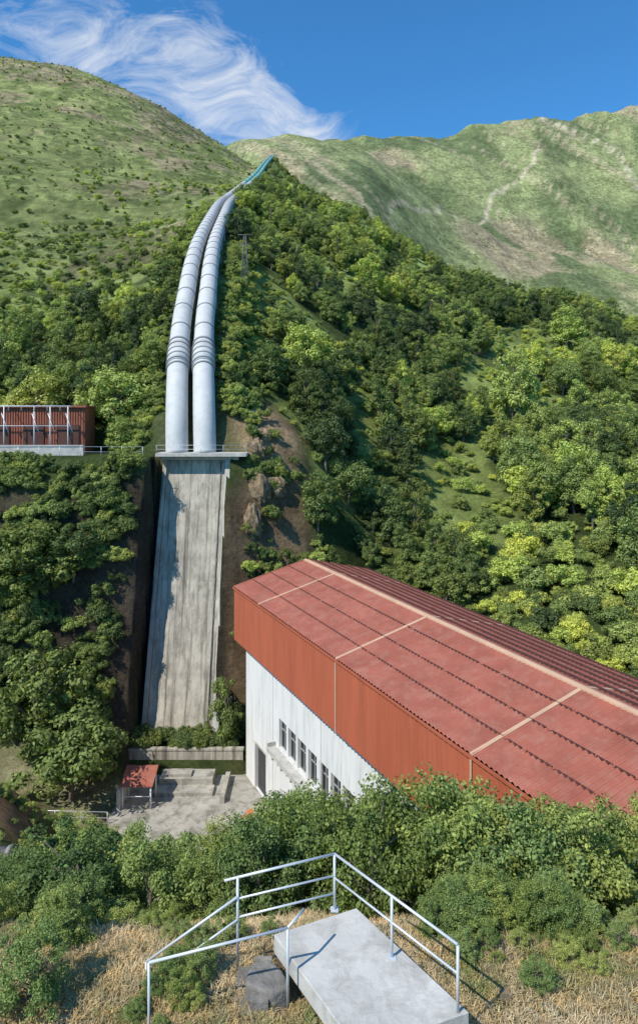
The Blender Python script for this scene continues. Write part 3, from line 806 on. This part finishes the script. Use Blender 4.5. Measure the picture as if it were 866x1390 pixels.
for o in opens[1:]:
    mb.box((o[0], wo+.28, o[2]), (o[1], wo+.32, o[3]), 0)
    for tt_ in (o[0], (o[0]+o[1])/2-.03, o[1]-.07): mb.box((tt_, wo+.2, o[2]), (tt_+.07, wo+.279, o[3]), 1)
    for zc in (o[2], (o[2]+o[3])/2+.3, o[3]-.07): mb.box((o[0]+.07, wo+.21, zc), (o[1]-.07, wo+.277, zc+.07), 1)
mb.obj('windows', [M_glass, M_frame], par)
mb = MB(BF); o = opens[0]
mb.box((o[0], wo+.34, o[2]), (o[1], wo+.38, o[3]), 0); mb.box((o[0], wo-.05, o[3]), (o[1], wo-.003, o[3]+.2), 1)
for k in range(14): mb.box((o[0], wo+.30, o[2]+.29*k), (o[1], wo+.339, o[2]+.29*k+.03), 0)
mb.obj('roller_door', [surf('door_grey', (.06, .06, .06), .6), M_concL], par)
mb = MB(BF); mb.box((7.4, wo-.75, -28.35), (25, wo-.003, -27.95)); mb.box((7.4, wo-.75, -27.95), (7.6, wo-.003, -27.6))
for k in range(9): mb.box((8.0+1.85*k, wo-.6, -28.8), (8.2+1.85*k, wo-.003, -28.352))
mb.obj('window_ledge', [M_concL], par)
mb = MB(BF)
for k in range(4): mb.box((6.9+9*k, wo-.06, ZB), (7.05+9*k, wo-.003, ZT))
mb.obj('downpipes', [M_white], par)

# ------------------------------------------------------------------ yard
mb = MB(); mb.prism([(-17.6, 50.5), (-1.2, 50.5), (-6.4, 61.4), (-6.9, 62.45), (-17.6, 62.45)], -34.4, -33.93)
mb.obj('concrete_yard', [M_yard])
mb = MB(); mb.box((-17.9, 62.48, -34.3), (-7.15, 62.85, -31.85)); mb.box((-17.95, 62.42, -31.85), (-7.1, 62.95, -31.7)); mb.obj('retaining_wall', [M_conc])
mb = MB(); mb.box((-14.4, 59.9, -33.93), (-9.6, 61.6, -33.1)); mb.box((-14.7, 58.6, -33.93), (-9.4, 59.899, -33.62)); mb.box((-13.6, 60.2, -33.1), (-11.6, 61.2, -32.85)); mb.obj('concrete_plinth', [M_yard])
mb = MB(); mb.box((-8.6, 57.5, -33.93), (-8.2, 61.5, -33.3)); mb.obj('low_kerb_wall', [M_yard])
par = empty('red_shelter')
mb = MB()
mb.add([(-17.0, 56.6, -32.0), (-14.2, 56.6, -32.0), (-14.2, 58.8, -31.35), (-17.0, 58.8, -31.35), (-17.0, 56.6, -31.9), (-14.2, 56.6, -31.9), (-14.2, 58.8, -31.25), (-17.0, 58.8, -31.25)],
       [(0,3,2,1),(4,5,6,7),(0,1,5,4),(1,2,6,5),(2,3,7,6),(3,0,4,7)])
mb.obj('roof', [M_roof], par)
mb = MB()
for xx in (-16.8, -14.4):
    mb.tube([(xx, 56.8, -33.95), (xx, 56.8, -32)], .07, 8); mb.tube([(xx, 58.6, -33.95), (xx, 58.6, -31.4)], .07, 8)
mb.tube([(-16.8, 56.8, -32.9), (-14.4, 56.8, -32.9)], .04, 6)
mb.obj('posts', [M_wht], par)
mb = MB(); mb.box((-17.2, 56.4, -34.2), (-16.95, 58.9, -32.2)); mb.obj('side_wall', [M_concL], par)
mb = MB(); railing(mb, [(-26, 54.6, -33.7), (-17.4, 54.6, -33.9)], 1.0, (1, .5), .035, 2.0); mb.obj('yard_railing', [M_galv])
par = empty('oil_drum_group')
for i, (dx, dy) in enumerate(((0, 0), (.75, .2), (.3, .8))):
    mb = MB(); x_, y_ = -6.0+dx, 54.2+dy
    mb.tube([(x_, y_, -33.93), (x_, y_, -33.63), (x_, y_, -33.61), (x_, y_, -33.58), (x_, y_, -33.33), (x_, y_, -33.31), (x_, y_, -33.28), (x_, y_, -33.05)], [.29, .29, .31, .29, .29, .31, .29, .29], 16)
    mb.obj('drum_%d' % (i+1), [M_orange], par)
# concrete culvert at left
mb = MB(); zc = float(zat(-15.8, 33)); mb.tube([(-22, 33.5, zc+.6), (-15.4, 33, zc+.5)], .6, 20); mb.tube([(-15.5, 33.0, zc+.5), (-15.25, 33.0, zc+.5)], .68, 20); mb.obj('concrete_culvert_pipe', [M_soil])

# ------------------------------------------------------------------ pylon and cables
px0, py0 = -12.6, 113.; pz0 = float(zat(px0, py0)); ph = 9.5
par = empty('electricity_pylon'); mb = MB()
def cor_(f, i): r = .7*(1-f)+.18*f; sx, sy = ((-1, -1), (1, -1), (1, 1), (-1, 1))[i]; return (px0+sx*r, py0+sy*r, pz0-.4+ph*f)
for i in range(4): mb.tube([cor_(0, i), cor_(1, i)], .05, 5)
for k in range(8):
    for i in range(4):
        j = (i+1) % 4
        mb.tube([cor_(k/8, i), cor_((k+1)/8, j)], .03, 4); mb.tube([cor_((k+1)/8, i), cor_((k+1)/8, j)], .025, 4)
mb.obj('lattice_mast', [M_brown], par); mb = MB()
for f in (.82, .98): mb.tube([(px0-1.2, py0, pz0+ph*f), (px0+1.2, py0, pz0+ph*f)], .06, 5)
mb.obj('cross_arms', [M_brown], par)
for j, (dx, f) in enumerate(((-1.1, .98), (1.1, .98), (1.1, .82))):
    mb = MB(); a = Vector((px0+dx, py0, pz0+ph*f-.3)); b_ = Vector((62, 95+dx, -5.0 - 2*(f < .9)))
    mb.tube([tuple(a.lerp(b_, i/24) - Vector((0, 0, 3*4*(i/24)*(1-i/24)))) for i in range(25)], .026, 5); mb.obj('power_line', [M_cable])

# ------------------------------------------------------------------ landing, steps and railing
mb = MB(); mb.prism([(-.78, 11.44), (.55, 9.35), (2.25, 9.95), (.68, 12.05)], -9.32, -9.0)
o = mb.obj('concrete_landing', [M_concL]); bv = o.modifiers.new('b', 'BEVEL'); bv.width = .015; bv.segments = 2
mb = MB()
for i in range(9):
    xa = -.80 - .29*i
    mb.box((xa-.29, 10.45, -11.2), (xa, 11.35, -9.3-.19*i))
mb.obj('concrete_steps', [M_soil])
mb = MB(); rng_ = random.Random(5)
mb.prism([(-1.2, 10.7), (-.75, 10.5), (-.45, 10.65), (-.60, 10.95), (-.84, 11.2), (-1.15, 11.1)], -9.7, -9.2); o = mb.obj('stone_block', [M_soil]); bv = o.modifiers.new('b', 'BEVEL'); bv.width = .06; bv.segments = 3
par = empty('metal_railing'); mb = MB()
A = (.28, 12.0); Bp = (1.2, 10.95); B2 = (2.08, 9.95); Cc = (-1.4, 11.43); C2 = (-1.62, 11.36)
for (x_, y_), zb in ((A, -9.05), (Bp, -9.05), (B2, -9.05), (Cc, -9.6)): mb.tube([(x_, y_, zb), (x_, y_, -8.0)], .024, 10)
def rail(pts, r=.022): mb.tube(pts, r, 10)
rail([(*C2, -8.02), (*A, -7.985)]); rail([(*A, -7.985), (*B2, -7.985)])
for dz in (-8.38, -8.70):
    rail([(*Cc, dz-.0), (*A, dz)], .018)
rail([(*A, -8.42), (*B2, -8.42)], .018)
rail([(-1.4, 11.4, -8.33), (-2.95, 11.35, -9.4)]); rail([(-2.95, 11.35, -9.4), (-2.95, 11.35, -10.6)])
rail([(-1.4, 11.4, -8.72), (-2.95, 11.35, -9.8)], .018)
rail([(-.5, 10.6, -8.24), (-2.6, 10.15, -8.42)]); rail([(-.5, 10.6, -9.6), (-.5, 10.6, -8.24)]); rail([(-.5, 10.6, -8.24), (-.25, 10.95, -8.2)])
rail([(-2.6, 10.15, -10.2), (-2.6, 10.15, -8.42)], .02)
mb.obj('rails_and_posts', [M_galv], par)
mb = MB()
for (x_, y_) in (A, Bp): mb.box((x_-.07, y_-.07, -8.999), (x_+.07, y_+.07, -8.985))
mb.obj('base_plates', [M_galv], par)
mb = MB()
for (x_, y_, s) in ((3.0, 10.7, .13), (3.3, 10.9, .08), (2.9, 11.4, .1), (3.9, 10.6, .07), (2.7, 9.9, .09), (3.5, 10.1, .12)):
    zg = float(zat(x_, y_)); mb.prism([(x_+s*math.cos(a)*rng_.uniform(.7, 1.2), y_+s*math.sin(a)*rng_.uniform(.7, 1.2)) for a in [k*1.05 for k in range(6)]], zg-.05, zg+s*.7)
o = mb.obj('loose_stones', [M_rock]); bv = o.modifiers.new('b', 'BEVEL'); bv.width = .02; bv.segments = 2

# ------------------------------------------------------------------ light, sky
sun_dir = Vector((-.50, -.46, .76)).normalized()
sl = bpy.data.lights.new('sun', 'SUN'); sl.energy = 5.0; sl.angle = math.radians(.5); sl.color = (1, .95, .86)
so = bpy.data.objects.new('sun', sl); S.collection.objects.link(so); so.rotation_euler = sun_dir.to_track_quat('Z', 'Y').to_euler()
W = bpy.data.worlds.new('World'); S.world = W; W.use_nodes = True
nt = NT(W.node_tree); nt.n.clear()
out = nt.new('ShaderNodeOutputWorld'); bg = nt.new('ShaderNodeBackground'); bg.inputs[1].default_value = .135
sky = nt.new('ShaderNodeTexSky'); sky.sky_type = 'NISHITA'; sky.sun_disc = False
sky.sun_elevation = math.asin(sun_dir.z); sky.sun_rotation = math.atan2(sun_dir.x, sun_dir.y) % (2*math.pi)
sky.air_density = 1.0; sky.dust_density = .5; sky.ozone_density = 2.0; sky.altitude = 300
tint = nt.mix(1, sky.outputs[0], (.42, 1.04, 1.44), 'MULTIPLY')
tc = nt.new('ShaderNodeTexCoord'); sx = nt.new('ShaderNodeSeparateXYZ'); nt.link(tc.outputs['Generated'], sx.inputs[0])
yc = nt.m('MAXIMUM', sx.outputs[1], .05); u = nt.m('DIVIDE', sx.outputs[0], yc); v = nt.m('DIVIDE', sx.outputs[2], yc)
def blob(cu, cv, ang, ra, rb):
    du = nt.m('SUBTRACT', u, cu); dv = nt.m('SUBTRACT', v, cv); ca_, sa_ = math.cos(ang), math.sin(ang)
    a = nt.m('ADD', nt.m('MULTIPLY', du, ca_/ra), nt.m('MULTIPLY', dv, sa_/ra)); b2 = nt.m('ADD', nt.m('MULTIPLY', du, -sa_/rb), nt.m('MULTIPLY', dv, ca_/rb))
    r2 = nt.m('ADD', nt.m('MULTIPLY', a, a), nt.m('MULTIPLY', b2, b2))
    return nt.m('POWER', 2.718, nt.m('MULTIPLY', r2, -1.0))
mask = nt.m('ADD', nt.m('MULTIPLY', blob(-.13, .51, -.75, .15, .05), 1.0), nt.m('MULTIPLY', blob(-.10, .445, -.3, .13, .045), .95))
mask = nt.m('ADD', mask, nt.m('MULTIPLY', blob(-.34, .55, -.40, .28, .09), .78)); mask = nt.m('MINIMUM', mask, 1.05)
cv = nt.new('ShaderNodeCombineXYZ'); nt.link(u, cv.inputs[0]); nt.link(v, cv.inputs[1])
mp = nt.new('ShaderNodeMapping'); mp.inputs['Rotation'].default_value = (0, 0, .6); mp.inputs['Scale'].default_value = (7, 13, 1); nt.link(cv.outputs[0], mp.inputs[0])
nn = nt.noise(mp.outputs[0], 1.0, 12, .66, 1.1)
al = nt.m('MULTIPLY', nt.m('SUBTRACT', nt.m('ADD', nt.m('MULTIPLY', mask, .44), nt.m('MULTIPLY', nn, 1.7)), 1.0), 1.5, clamp=True)
al = nt.m('MULTIPLY', al, nt.m('MULTIPLY', mask, 1.4, clamp=True))
fin = nt.mix(nt.m('MULTIPLY', al, .95), tint, (6.7, 6.9, 7.1))
nt.link(fin, bg.inputs[0]); nt.link(bg.outputs[0], out.inputs[0])

# ------------------------------------------------------------------ camera
cd = bpy.data.cameras.new('camera'); co = bpy.data.objects.new('camera', cd); S.collection.objects.link(co)
co.location = (0, 0, 0); co.rotation_euler = (math.radians(90), 0, 0)
cd.sensor_fit = 'VERTICAL'; cd.sensor_height = 36; cd.sensor_width = 24; cd.lens = 36*900/1390
cd.shift_y = -135/1390; cd.clip_start = .1; cd.clip_end = 15000
S.camera = co
print('trees', len(tx), 'bushes', len(bx))
